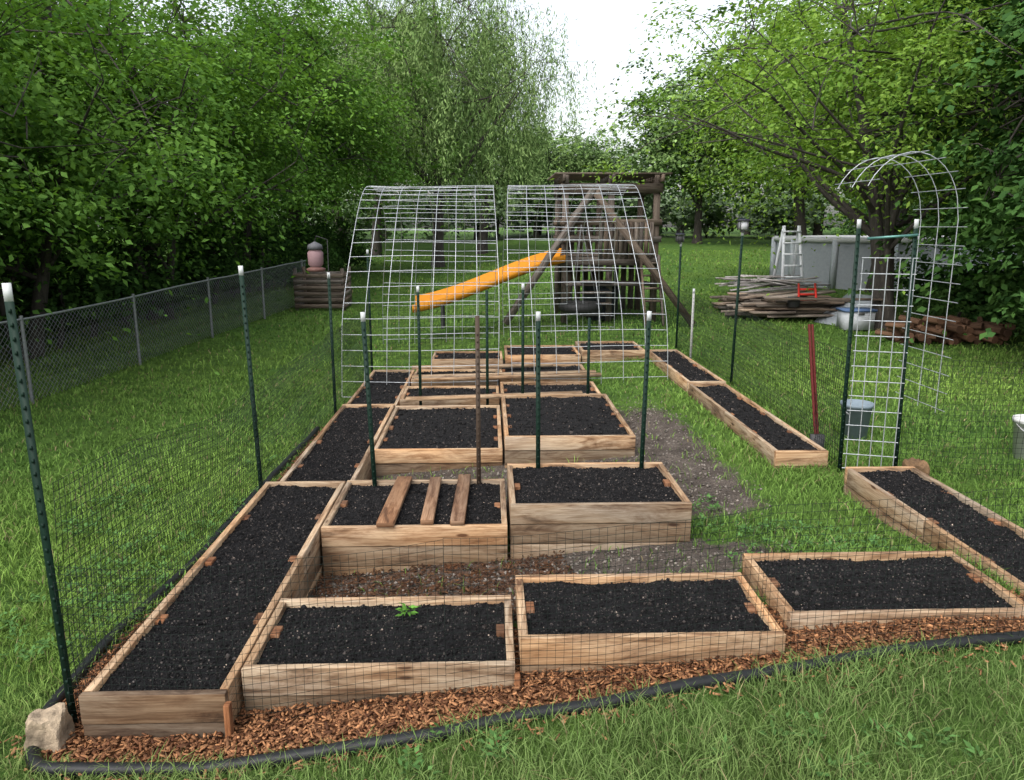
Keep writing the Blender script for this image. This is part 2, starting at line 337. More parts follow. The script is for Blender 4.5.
# ---------------------------------------------------------------- raised beds
def tint(n=1): 
    b=rng.uniform(.64,1.12,(n,1)); r=rng.uniform(-.08,.08,(n,1)); return b*np.concatenate([1+r,np.ones((n,1)),1-r*1.2],1)
T=.038
for bi,(x0,x1,y0,y1,zt,zb) in enumerate(BEDS):
    g=Geo(); bh=.14; z=zt; lay=0
    while z>zb:
        h=bh-.005; zc=z-h/2; o=.004*(lay%2)
        jit=lambda: rng.normal(0,.002)
        old=.60 if lay else 1.0
        for ki,(c,sz) in enumerate((((.5*(x0+x1),y0+T/2+o+jit(),zc),(x1-x0,T,h)),((.5*(x0+x1),y1-T/2-o,zc),(x1-x0,T,h)),
                       ((x0+T/2+o,.5*(y0+y1),zc-.002),(T,y1-y0-2*T-.008,h)),((x1-T/2-o,.5*(y0+y1),zc-.002),(T,y1-y0-2*T-.008,h)))):
            L=max(sz[0],sz[1])
            a=1 if sz[1]>sz[0] else 0
            gy=np.array([.50,.54,.62]) if (bi==0 and ki==0) else 1
            if L>1.6 :
                hs=L/2-.002
                for sg in (-1,1):
                    cc=list(c); cc[a]+=sg*(L/4); ss=list(sz); ss[a]=hs; boxes(g,[cc],ss,None,0,tint()*old*gy)
            else: boxes(g,[c],sz,None,0,tint()*old*gy)
        z-=bh; lay+=1
    red=np.array([.55,.38,.30])
    for (cx,cy) in ((x0+T+.024,.5*(y0+y1)+rng.normal(0,.03)),(x1-T-.024,.5*(y0+y1)+rng.normal(0,.03))):
        boxes(g,[(cx,cy,zt-.10)],(.042,.085,.17+rng.uniform(-.01,.02)),None,0,tint()*red)
    if y1-y0>1.5:
        for f in (.25,.75):
            for sx in (x0+T+.021,x1-T-.021): boxes(g,[(sx,y0+(y1-y0)*f,zt-.1)],(.04,.085,.16),None,0,tint()*red)
    if bi in (0,3): boxes(g,[(x1+.009,y0-.008,zt-.16)],(.026,.04,.24),None,0,tint()*np.array([.62,.42,.32]))
    ob=g.obj('raised_garden_bed',[M_wood]); bv=ob.modifiers.new('b','BEVEL'); bv.width=.004; bv.segments=2; bv.limit_method='ANGLE'
    sg=Geo(); st=.03 if y0<6 else .08
    ax=np.arange(x0+T-.002,x1-T+.002+st*.5,st); ay=np.arange(y0+T-.002,y1-T+.002+st*.5,st)
    ax=np.linspace(x0+T-.001,x1-T+.001,len(ax)); ay=np.linspace(y0+T-.001,y1-T+.001,len(ay))
    XX,YY=np.meshgrid(ax,ay); ed=np.minimum.reduce([XX-x0,x1-XX,YY-y0,y1-YY])
    hf=lambda x,y,ed: zt-.035+.018*sm(ed/.25)+.022*(vn(x,y,5,bi)-.5)+.016*(vn(x,y,19,bi+3)-.5)
    ZZ=hf(XX,YY,ed)
    a,b2=len(ax),len(ay); ii=np.arange(b2-1)[:,None]*a+np.arange(a-1)[None]
    sg.add(np.stack([XX,YY,ZZ],-1).reshape(-1,3),np.stack([ii,ii+1,ii+a+1,ii+a],-1).reshape(-1,4),0)
    area=(x1-x0)*(y1-y0); n=int(area*(6500 if y0<6 else 900))
    x=rng.uniform(x0+T,x1-T,n); y=rng.uniform(y0+T,y1-T,n); ed=np.minimum.reduce([x-x0,x1-x,y-y0,y1-y])
    zz=hf(x,y,ed)
    s=rng.gamma(2.2,.0031,n)+.003
    if y0>6: s*=1.6
    cc=np.ones((n,3))*rng.uniform(.5,2.4,(n,1)); lt=rng.random(n)<.14; cc[lt]=np.array([6.5,5.8,5.1])*rng.uniform(.4,1.7,(lt.sum(),1))
    O=np.array([[1,0,0],[-1,0,0],[0,1,0],[0,-1,0],[0,0,1],[0,0,-1]],float)*.5
    OF=np.array([[0,2,4],[2,1,4],[1,3,4],[3,0,4],[2,0,5],[1,2,5],[3,1,5],[0,3,5]])
    P=O[None]*(s[:,None,None]*rng.uniform(.6,1.3,(n,6,1))); P=np.einsum('nij,nkj->nki',rotmats(n,.8),P)+np.stack([x,y,zz+s*.15],1)[:,None]
    sg.add(P.reshape(-1,3),((np.arange(n)*6)[:,None,None]+OF[None]).reshape(-1,3),0,np.repeat(cc,6,0))
    sg.obj('soil',[M_soil],True,parent=ob)

for (x,y0,y1,z,w,sk) in ((-.69,4.68,5.62,.242,.115,.03),(-.42,4.72,5.60,.242,.085,0.0),(-.22,4.70,5.66,.242,.095,.02)):
    g=Geo(); beam(g,(x,y0,z),(x+sk,y1,z),w,.036,0,tint()*np.array([.70,.58,.53])); o=g.obj('loose_wood_plank',[M_wood]); bv=o.modifiers.new('b','BEVEL'); bv.width=.004
for (p0,p1) in (((-1.0,9.95,.16),(1.5,10.05,.19)),((-1.05,10.12,.16),(1.45,10.2,.2)),((-1.1,10.6,.2),(.9,10.7,.21)),((-1.0,8.85,.14),(1.1,8.85,.2))):
    g=Geo(); beam(g,p0,p1,.09,.04,0,tint()); g.obj('loose_wood_plank',[M_wood])

g=Geo(); m=26; a=rng.random(m)*6.28; r=rng.random(m)*.03
leaves_add(g,np.stack([-.42+np.cos(a)*r,3.52+np.sin(a)*r,.24+rng.random(m)*.035],1),rng.uniform(.03,.055,m),.018,np.stack([0*a,0*a,1+0*a],1)+rng.normal(0,.3,(m,3)),np.stack([np.cos(a),np.sin(a),.3+0*a],1),np.array([.14,.32,.06])*rng.uniform(.7,1.2,(m,1)))
g.obj('weed_seedling',[M_leaf])

# ---------------------------------------------------------------- edging pipe
def catmull(P,k=8):
    P=np.asarray(P,float); Q=np.vstack([2*P[0]-P[1],P,2*P[-1]-P[-2]]); out=[]
    for i in range(1,len(Q)-2):
        for t in np.linspace(0,1,k,endpoint=False):
            a,b,c,d=Q[i-1],Q[i],Q[i+1],Q[i+2]
            out.append(.5*((2*b)+(c-a)*t+(2*a-5*b+4*c-d)*t*t+(3*b-a-3*c+d)*t**3))
    out.append(P[-1]); return np.array(out)
pts=[(-2.0,8.6),(-2.05,7),(-2.07,5.3),(-2.04,4.2),(-2.0,3.4),(-1.97,3.02)]+list(zip(EX[1:],EY[1:]))
P=catmull(np.array([(a,b,0) for a,b in pts]),24); P[:,2]=G(P[:,0],P[:,1])+.022+.014*(vn(P[:,0],P[:,1],2.2,31)-.5)
P[:,0]+=.012*(vn(P[:,1],P[:,0],4,21)-.5); P[:,1]+=.03*(vn(P[:,0],P[:,1],2.5,22)-.5)
g=Geo(); r=.027+.0025*(np.arange(len(P))%2); tube(g,P,r,10,0); g.obj('garden_edging_pipe',[M_black],True)

# ---------------------------------------------------------------- rock
def rock(name,loc,s,seed,mat=M_rock,col=(1,1,1)):
    import bmesh
    bm=bmesh.new(); bmesh.ops.create_icosphere(bm,subdivisions=4,radius=1)
    for v in bm.verts:
        p=v.co.copy()
        q=Vector((max(-.72,min(.72,p.x)),max(-.7,min(.7,p.y)),max(-.6,min(.75,p.z))))
        f=1+.28*mnoise.noise(p*1.3+Vector((seed,0,0)))+.09*mnoise.noise(p*4+Vector((seed,3,0)))
        v.co=Vector((q.x*s[0],q.y*s[1],q.z*s[2]))*f
    me=bpy.data.meshes.new(name); bm.to_mesh(me); bm.free(); a=me.color_attributes.new("Col",'FLOAT_COLOR','POINT')
    a.data.foreach_set("color",np.tile([*col,1],(len(me.vertices),1)).ravel()); me.materials.append(mat)
    o=bpy.data.objects.new(name,me); o.location=loc; COL.objects.link(o); return o
rock('rock',(-1.86,2.88,.05),(.095,.09,.14),3); rock('rock',(3.46,5.85,.08),(.12,.14,.24),8,M_rock,(.5,.38,.28))

# ---------------------------------------------------------------- T posts
GREEN=(.006,.022,.014)
def tpost(name,x,y,zt,lx=0,ly=0,col=GREEN,cap=True,zb=None):
    g=Geo(); zb=(g1(x,y)-.05) if zb is None else zb
    p0=np.array([x,y,zb]); p1=np.array([x+lx,y+ly,zt]); D=(p1-p0)/np.linalg.norm(p1-p0); R=frame(D,(0,1,0))
    Lg=np.linalg.norm(p1-p0)
    def part(a,b,off,w,h,c):
        cen=p0+D*(a+b)/2+R[:,1]*off[0]+R[:,2]*off[1]; boxes(g,[cen],[b-a,w,h],R[None],0,c)
    ct=.07 if cap else 0
    for a,b,c in ((0,Lg-ct,col),)+(((Lg-ct,Lg,(.50,.52,.52)),) if cap else ()):
        part(a,b,(0,0),.034,.005,c); part(a,b,(0,.0135),.005,.022,c)
    for k in range(int((Lg-.1)/.055)): part(.05+k*.055,.066+k*.055,(0,-.0055),.010,.006,col)
    return g.obj(name,[M_paint])
tpost('fence_post',-1.82,2.99,1.93,-.03); tpost('fence_post',-1.80,5.75,1.86,-.04); tpost('fence_post',-1.85,8.9,1.63)
tpost('fence_post',-1.88,12.0,1.8)
for (x,y,z,l,c,cp) in ((-.88,5.60,1.53,-.05,GREEN,True),(-.09,5.60,1.5,0,(.06,.042,.03),False),(.37,5.6,1.53,-.01,GREEN,True),(1.165,5.6,1.53,.02,GREEN,True),
    (-.83,8.9,1.47,0,GREEN,True),(-.03,8.9,1.42,0,GREEN,False),(.39,8.85,1.5,0,GREEN,True),(1.17,8.85,1.1,0,GREEN,False)): tpost('fence_post',x,y,z,l,0,c,cp)
tpost('fence_post',2.97,6.1,2.2,-.03); tpost('fence_post',3.37,5.95,2.2,-.05)
tpost('fence_post',3.2,9.8,2.1,.03); tpost('fence_post',3.12,12.5,1.9)
tpost('fence_post',3.02,11.2,1.25,0,0,(.35,.35,.33))

def solar(x,y,z,col):
    g=Geo(); boxes(g,[(x,y,z+.06)],(.09,.09,.10),None,0,col); boxes(g,[(x,y,z+.125)],(.14,.14,.02),None,0,(.05,.05,.06)); boxes(g,[(x,y,z+.0)],(.05,.05,.05),None,0,(.1,.1,.1))
    boxes(g,[(x,y,z+.14)],(.10,.10,.008),None,0,(.02,.03,.06))
    for sx in (-1,1):
        for sy in (-1,1): boxes(g,[(x+sx*.05,y+sy*.05,z+.06)],(.012,.012,.12),None,0,(.1,.1,.1))
    g.obj('solar_light',[M_paint])
solar(3.23,9.8,2.10,(.6,.6,.62)); solar(3.10,12.5,1.9,(.06,.06,.06))

g=Geo(); x,y,z=-2.0,8.95,1.64
def lathe(geo,c,prof,sides=20,mat=0,col=(1,1,1)):
    a=np.arange(sides)/sides*2*np.pi; pr=np.array(prof,float)
    V=np.stack([c[0]+pr[:,0,None]*np.cos(a),c[1]+pr[:,0,None]*np.sin(a),np.broadcast_to(c[2]+pr[:,1,None],(len(pr),sides))],-1)
    n=len(pr); i=np.arange(n-1)[:,None]*sides; j=np.arange(sides)[None]; j2=(j+1)%sides
    geo.add(V.reshape(-1,3),np.stack([i+j,i+j2,i+sides+j2,i+sides+j],-1).reshape(-1,4),mat,col)
lathe(g,(x,y,z),[(0,0),(.10,0),(.11,.03),(.06,.05)],20,0,(.14,.07,.06))
lathe(g,(x,y,z+.05),[(.06,0),(.085,.03),(.09,.16),(.06,.2)],20,0,(.24,.15,.16))
lathe(g,(x,y,z+.25),[(.06,0),(.09,.0),(.08,.05),(0,.09)],20,0,(.10,.10,.11))
tube(g,[(x,y,z+.34),(x+.02,y,z+.4),(x+.15,y-.03,z+.36),(x+.15,y-.05,z-.1)],.006,6,0,(.03,.03,.03))
g.obj('bird_feeder',[M_paint],True)

# ---------------------------------------------------------------- nets
def net(name,pts,h,cell,r,mat=M_net,col=(1,1,1),z0=.02):
    g=Geo(); pts=np.array(pts,float)
    for a,b in zip(pts[:-1],pts[1:]):
        L=np.linalg.norm(b-a); n=max(2,int(L/cell)); t=np.linspace(0,1,n+1); Q=a+(b-a)*t[:,None]
        nrm=np.array([-(b-a)[1],(b-a)[0]])/L
        m=int(h/cell); zz=np.linspace(0,h,m+1)
        W=lambda q,tt,z:(np.stack([q[:,0],q[:,1],G(q[:,0],q[:,1])],1)+np.stack([nrm[0]*.02*np.sin(tt*9+z*4),nrm[1]*.02*np.sin(tt*9+z*4),z0+z-.03*np.sin(np.pi*tt)*z/h],1))
        rows=[W(Q,t,z) for z in zz]
        for R_ in rows: wires(g,R_[:-1],R_[1:],r,0,col)
        for k in range(0,m,max(1,m//3)):
            k2=min(m,k+max(1,m//3)); wires(g,rows[k],rows[k2],r,0,col)
    return g.obj(name,[mat])
net('garden_netting',[(-1.80,3.0),(-1.80,5.75),(-1.85,8.9),(-1.88,12)],1.1,.038,.0009)
net('garden_netting',[(-1.82,2.97),(-.2,2.99),(1.2,3.05),(3.6,3.15)],.75,.036,.0007)
net('garden_netting',[(3.35,5.95),(4.6,5.7),(6.5,5.3)],1.0,.045,.0010)
net('garden_netting',[(2.99,6.1),(3.2,9.8),(3.12,12.5)],1.0,.05,.0013)
net('garden_netting',[(-1.88,12.9),(0.5,13.2),(3.12,12.8)],1.0,.07,.0016)

# ---------------------------------------------------------------- cattle panel arches
def arch(name,x0,x1,y0,y1,H,nv,r,seed):
    g=Geo(); t=np.linspace(0,np.pi,46)
    c_,s_=np.cos(t),np.sin(t)
    yy=(y0+y1)/2-(y1-y0)/2*np.sign(c_)*np.abs(c_)**.95; zz=H*np.abs(s_)**.80
    prof=np.stack([yy,zz],1); ln=np.concatenate([[0],np.cumsum(np.linalg.norm(np.diff(prof,axis=0),axis=1))])
    xm=(x0+x1)/2; zb=-.12+.04*(x0>0); side=-1 if x0<0 else 1
    def pt(x,s):
        y=np.interp(s,ln,yy); z=np.interp(s,ln,zz)
        outer=np.clip((x-xm)*side/(x1-x0)+.5,0,1); sh=-side*.20*outer*sm((z/H-.3)/.7)
        return np.stack([x+sh+.03*np.sin(s*1.3+seed),y,z+zb+.012*np.sin(x*2.3+s*2+seed)],-1)
    s=np.linspace(0,ln[-1],60)
    for x in np.linspace(x0,x1,nv): tube(g,pt(np.full(60,x),s),r,5,0,cap=False)
    for sv in np.arange(0,ln[-1],.215):
        tube(g,pt(np.linspace(x0,x1,6),np.full(6,sv)),r*.9,5,0,cap=False)
    g.obj(name,[M_galv],True)
arch('cattle_panel_arch',-2.0,.10,10.1,14.4,2.88,8,.0052,0); arch('cattle_panel_arch',.28,2.40,10.1,14.4,2.86,8,.0052,2)
g=Geo(); zb=g1(3.2,6.2)
prof=[(3.36-.40*math.cos(a),2.12+.50*math.sin(a)) for a in np.linspace(.5,np.pi-.1,14)]+[(3.77,z) for z in np.linspace(2.1,.5,9)]
prof=np.array(prof)
for y in (6.15,6.42,6.69): tube(g,np.stack([prof[:,0],np.full(len(prof),y),prof[:,1]+zb],1),.0038,5,0,cap=False)
ln=np.concatenate([[0],np.cumsum(np.linalg.norm(np.diff(prof,axis=0),axis=1))])
for s in np.arange(.05,ln[-1],.15):
    x=np.interp(s,ln,prof[:,0]); z=np.interp(s,ln,prof[:,1]); tube(g,[(x,6.02,z+zb),(x,6.8,z+zb)],.0036,5,0,cap=False)
g.obj('cattle_panel_arch',[M_galv],True)
g=Geo(); a=np.array([3.0,6.06]); b=np.array([3.34,5.94])
for t in np.linspace(0,1,5): p=a+(b-a)*t; tube(g,[(p[0],p[1],zb+.05),(p[0]-.02,p[1],zb+1.8)],.004,5,0,cap=False)
for z in np.linspace(.05,1.8,15): tube(g,[(a[0]-.03,a[1],zb+z),(b[0]+.02,b[1],zb+z)],.004,5,0,cap=False)
beam(g,(a[0],a[1],zb+1.95),(b[0],b[1],zb+1.98),.03,.02,0,(.2,.45,.38))
g.obj('wire_gate',[M_galv],True)

# ---------------------------------------------------------------- chain link fence
g=Geo(); A=np.array([-7.1,2.0]); B=np.array([-4.85,20.5]); L=np.linalg.norm(B-A); D=(B-A)/L; h=1.12
def fp(s,z): 
    x=A[0]+D[0]*s; y=A[1]+D[1]*s; return np.stack([x,y,G(x,y)+z],-1)
st=.085; s0=np.arange(-h,L,st)
for sg in (1,-1):
    sa=s0 if sg==1 else s0+h; sb=sa+sg*h
    for k in range(4):
        f0,f1=k/4,(k+1)/4
        u0=np.clip(sa+(sb-sa)*f0,0,L); u1=np.clip(sa+(sb-sa)*f1,0,L); ok=abs(u1-u0)>.05
        wires(g,fp(u0,.03+(h-.03)*f0)[ok],fp(u1,.03+(h-.03)*f1)[ok],.0018,0,(.5,.5,.5))
S_=np.linspace(0,L,30); tube(g,fp(S_,h+.01),.017,8,0,(.6,.6,.6))
for s in np.arange(.5,L,2.55):
    p=fp(np.array([s]),0)[0]; tube(g,[p-np.array([0,0,.05]),p+np.array([0,0,h+.06])],.025,8,0,(.5,.5,.5))
g.obj('chain_link_fence',[M_galv],True)

g=Geo(); 
for i in range(90):
    y=6+i*.16; x=-12.2+.045*(y-6); boxes(g,[(x,y,.8+rng.uniform(-.02,.02))],(.02,.15,2.0),None,0,tint()*.8)
g.obj('wooden_fence',[M_oldwood])

g=Geo(); cx,cy=-4.2,19.5; zg=g1(cx,cy)
for k in range(6):
    for sy in (-.5,.5): boxes(g,[(cx,cy+sy,zg+.1+k*.15)],(1.2,.02,.1),None,0,tint())
    for sx in (-.61,.61): boxes(g,[(cx+sx,cy,zg+.1+k*.15)],(.02,1.0,.1),None,0,tint())
for sx in (-.58,.58):
    for sy in (-.46,.46): boxes(g,[(cx+sx,cy+sy,zg+.5)],(.08,.06,1.05),None,0,tint())
g.obj('pallet_compost_bin',[M_oldwood])

# ---------------------------------------------------------------- playset
g=Geo(); zg=g1(2.3,15.8); c=lambda: tint()[0]*.75
xs_=(1.50,3.30); ys_=(15.3,16.9)
for x in (1.5,2.4,3.3):
    for y in ys_: boxes(g,[(x,y,zg+1.42)],(.12,.12,2.9),None,0,c())
for y in ys_:
    for z,h in ((1.2,.18),(1.62,.12),(1.95,.12),(2.6,.18)): boxes(g,[(2.4,y-.08,zg+z)],(2.0,.045,h),None,0,c())
for x in xs_: 
    for z,h in ((1.2,.16),(1.62,.12),(1.95,.12),(2.6,.16)): boxes(g,[(x,16.1,zg+z)],(.05,1.7,h),None,0,c())
for k in range(12): boxes(g,[(2.4,15.25+k*.148,zg+1.31)],(1.9,.135,.03),None,0,c())
for k in range(9): boxes(g,[(2.4,15.1+k*.24,zg+2.86)],(2.25,.15,.035),None,0,c()*1.2)
for x in (1.45,2.4,3.35): boxes(g,[(x,16.05,zg+2.78)],(.06,2.1,.13),None,0,c())
for k in range(11): boxes(g,[(2.2+k*.1,15.19,zg+1.6)],(.08,.025,.7),None,0,c())
for k in range(9): boxes(g,[(1.6+k*.2,16.95,zg+1.6)],(.14,.025,.8),None,0,c())
for k in range(10): boxes(g,[(1.62+k*.17,16.95,zg+.6)],(.12,.025,1.1),None,0,c()*.7)
beam(g,(2.0,15.0,zg+2.55),(.30,14.7,zg+.02),.12,.12,0,c()); beam(g,(2.05,15.0,zg+2.5),(3.95,14.6,zg),.13,.13,0,c())
beam(g,(1.45,15.1,zg+1.9),(2.2,15.1,zg+2.6),.09,.09,0,c())
boxes(g,[(2.35,15.3,zg+.75)],(1.7,.6,.06),None,0,c())
for k in range(5): boxes(g,[(2.1,15.0,zg+.15+k*.22)],(.6,.08,.05),None,0,c())
for sx in (3.0,3.35): beam(g,(sx,15.2,zg+1.3),(sx,14.5,zg),.04,.09,0,c())
for k in range(5): f=(k+.6)/5.5; boxes(g,[(3.175,15.2-.7*f,zg+1.3*(1-f))],(.38,.06,.035),None,0,c())
pl=g.obj('wooden_playset',[M_oldwood])
s=Geo(); m=40; t=np.linspace(0,1,m); px=1.5-2.95*t; pz=zg+1.22-.90*(t*.5+.5*sm(t*1.02))
w=.30; sec=[(-w,.10),(-w+.03,.02),(-.15,-.02),(.15,-.02),(w-.03,.02),(w,.22),(w+.05,.22),(w+.04,-.04),(.15,-.07),(-.15,-.07),(-w-.04,-.03),(-w-.05,.10)]
sec=np.array(sec); n=len(sec)
V=np.stack([np.repeat(px,n),15.45-.75*np.repeat(t,n)+np.tile(sec[:,0],m),np.repeat(pz,n)+np.tile(sec[:,1],m)],1)
i=np.arange(m-1)[:,None]*n; j=np.arange(n)[None]; s.add(V,np.stack([i+j,i+(j+1)%n,i+n+(j+1)%n,i+n+j],-1).reshape(-1,4),0,(.56,.22,.013))
tube(s,[(-.9,14.9,zg+.40),(-.9,14.9,zg-.05)],.03,8,0,(.05,.05,.05)); tube(s,[(-.9,14.5,zg+.40),(-.9,14.5,zg-.05)],.03,8,0,(.05,.05,.05))
s.obj('slide',[M_paint],False,parent=pl)
s=Geo(); a=np.linspace(0,2*np.pi,25)
tube(s,np.stack([1.75+.33*np.cos(a),14.6+.33*np.sin(a),zg+.35+0*a],1),.1,8,0,(.02,.02,.02))
for q in (0,2.1,4.2): wires(s,[(1.75+.33*math.cos(q),14.6+.33*math.sin(q),zg+.4)],[(1.75,14.7,zg+1.9)],.008,0,(.1,.1,.1))
s.obj('tyre_swing',[M_paint],True,parent=pl)
g=Geo(); 
lathe(g,(2.3,15.6,zg),[(0,0),(.3,0),(.36,.55),(.38,.6),(.37,.66),(.2,.72),(0,.73)],24,0,(.02,.022,.03)); g.obj('storage_barrel',[M_paint],True)

# ---------------------------------------------------------------- pool, ladder
g=Geo(); cx,cy,R_=12.6,23.5,3.6; zg=g1(9.5,22)
a=np.linspace(0,2*np.pi,97); r=R_+.02*np.cos(np.arange(97)*np.pi)
V=np.concatenate([np.stack([cx+r*np.cos(a),cy+r*np.sin(a),np.full(97,zg-.1)],1),np.stack([cx+r*np.cos(a),cy+r*np.sin(a),np.full(97,zg+1.3)],1)])
j=np.arange(96); g.add(V,np.stack([j,j+1,j+98,j+97],1),0,(.32,.34,.37))
tube(g,np.stack([cx+(R_+.02)*np.cos(a),cy+(R_+.02)*np.sin(a),np.full(97,zg+1.32)],1),.08,6,0,(.5,.5,.5))
for q in np.arange(0,6.28,.42): x,y=cx+(R_+.05)*math.cos(q),cy+(R_+.05)*math.sin(q); boxes(g,[(x,y,zg+.65)],(.14,.14,1.35),None,0,(.42,.45,.48))
g.add([(cx+R_*math.cos(q),cy+R_*math.sin(q),zg+1.15) for q in a[:-1]],[list(range(96))],0,(.05,.15,.2))
g.obj('above_ground_pool',[M_paint])
g=Geo(); lx,ly=7.95,20.2; zl=g1(lx,ly)
for s_ in (-.28,.28):
    beam(g,(lx+s_,ly-.4,zl),(lx+s_*.7,ly,zl+1.75),.07,.05,0,(.7,.72,.75)); beam(g,(lx+s_,ly+.4,zl),(lx+s_*.7,ly,zl+1.75),.07,.05,0,(.7,.72,.75))
for k in range(6): f=(k+.5)/6; boxes(g,[(lx,ly-.4*(1-f),zl+1.75*f)],(.48,.1,.04),None,0,(.7,.72,.75))
g.obj('step_ladder',[M_paint])

g=Geo()
for k in range(52):
    lay=k//10; x=5.2+rng.uniform(-.3,.6); y=15.2+(k%10)*.22; z=g1(5.8,16)+.05+lay*.075
    L=rng.uniform(1.0,2.4); an=rng.normal(0,.28); beam(g,(x,y,z+rng.uniform(0,.04)),(x+L*math.cos(an),y+L*math.sin(an),z+rng.uniform(-.04,.14)),rng.choice([.09,.14,.19,.3]),.04,0,tint()*rng.choice([.7,1.2,1.8]))
g.obj('lumber_pile',[M_oldwood])
g=Geo()
for k in range(22): beam(g,(6.4+rng.uniform(-.4,.4),18.0+k*.13,g1(7,19)+.2+rng.uniform(0,.35)),(8.2+rng.uniform(-.6,.5),18.0+k*.13,g1(7,19)+.25+rng.uniform(0,.3)),.12,.03,0,np.array([1.9,2.2,2.7])*rng.uniform(.5,1.6))
g.obj('scrap_board_pile',[M_oldwood])
g=Geo(); z0=g1(7.2,14.9)
beam(g,(6.7,14.7,z0),(7.5,15.0,z0+.55),.9,.02,0,(.36,.39,.42)); beam(g,(7.2,15.3,z0+.3),(8.0,15.2,z0+.42),.8,.02,0,(.22,.24,.26))
g.obj('sheet_metal_scrap',[M_paint])
g=Geo(); z0=g1(6.9,14.2)
boxes(g,[(6.95,14.2,z0+.19)],(.55,.38,.34),None,0,(.5,.52,.54)); boxes(g,[(6.95,14.2,z0+.385)],(.60,.43,.045),None,0,(.10,.16,.30)); boxes(g,[(6.95,14.0,z0+.33)],(.12,.03,.04),None,0,(.1,.1,.1)); g.obj('storage_tote',[M_paint])
g=Geo()
for k in range(75):
    row=k%5; x=7.0+rng.uniform(0,1.9); y=12.9+rng.uniform(-.25,.25); z=g1(7.6,12.8)+.06+row*.11*rng.uniform(.6,1)*(1-.35*abs(x-7.9)); an=rng.normal(0,.5)
    tube(g,[(x,y-.22*math.cos(an),z),(x+.3*math.sin(an),y+.22*math.cos(an),z+rng.uniform(-.03,.05))],rng.uniform(.04,.075),7,0,np.array([1.1,.75,.55])*rng.uniform(.5,1.2))
g.obj('firewood_pile',[M_oldwood])
g=Geo(); zr=g1(6.3,15.2)+.45
for s_ in (0,.35): beam(g,(6.2+s_,15.1,zr),(6.5+s_,15.9,zr+.25),.04,.04,0,(.5,.03,.02))
for k in range(3): beam(g,(6.2+.1*k,15.1+.27*k,zr+.08*k),(6.55+.1*k,15.1+.27*k,zr+.08*k),.04,.04,0,(.5,.03,.02))
lathe(g,(6.1,15.1,zr-.05),[(0,-.1),(.12,-.1),(.12,.1),(0,.1)],16,0,(.04,.04,.04)); g.obj('red_hand_truck',[M_paint])
g=Geo(); tube(g,[(3.04,6.75,.15),(2.99,7.0,1.25)],.013,8,0,(.11,.018,.016)); tube(g,[(3.075,6.78,.15),(3.02,7.0,1.25)],.013,8,0,(.11,.018,.016))
boxes(g,[(3.05,6.75,.12)],(.12,.05,.26),None,0,(.06,.06,.06)); g.obj('post_hole_digger',[M_paint])
def bucket(x,y,col,s=1):
    g=Geo(); z=g1(x,y); lathe(g,(x,y,z),[(0,0),(.12*s,0),(.15*s,.33*s),(.16*s,.33*s),(.16*s,.37*s),(.145*s,.37*s),(.115*s,.03),(0,.03)],28,0,col)
    a=np.linspace(0,np.pi,14); tube(g,np.stack([x+.155*s*np.cos(a),y-.12*np.sin(a)*s,z+.33*s-.1*np.sin(a)*s],1),.004,5,0,(.5,.5,.5)); g.obj('bucket',[M_paint],True)
bucket(4.86,6.45,(.6,.6,.58),1.0); bucket(3.62,7.2,(.20,.25,.29),.95)

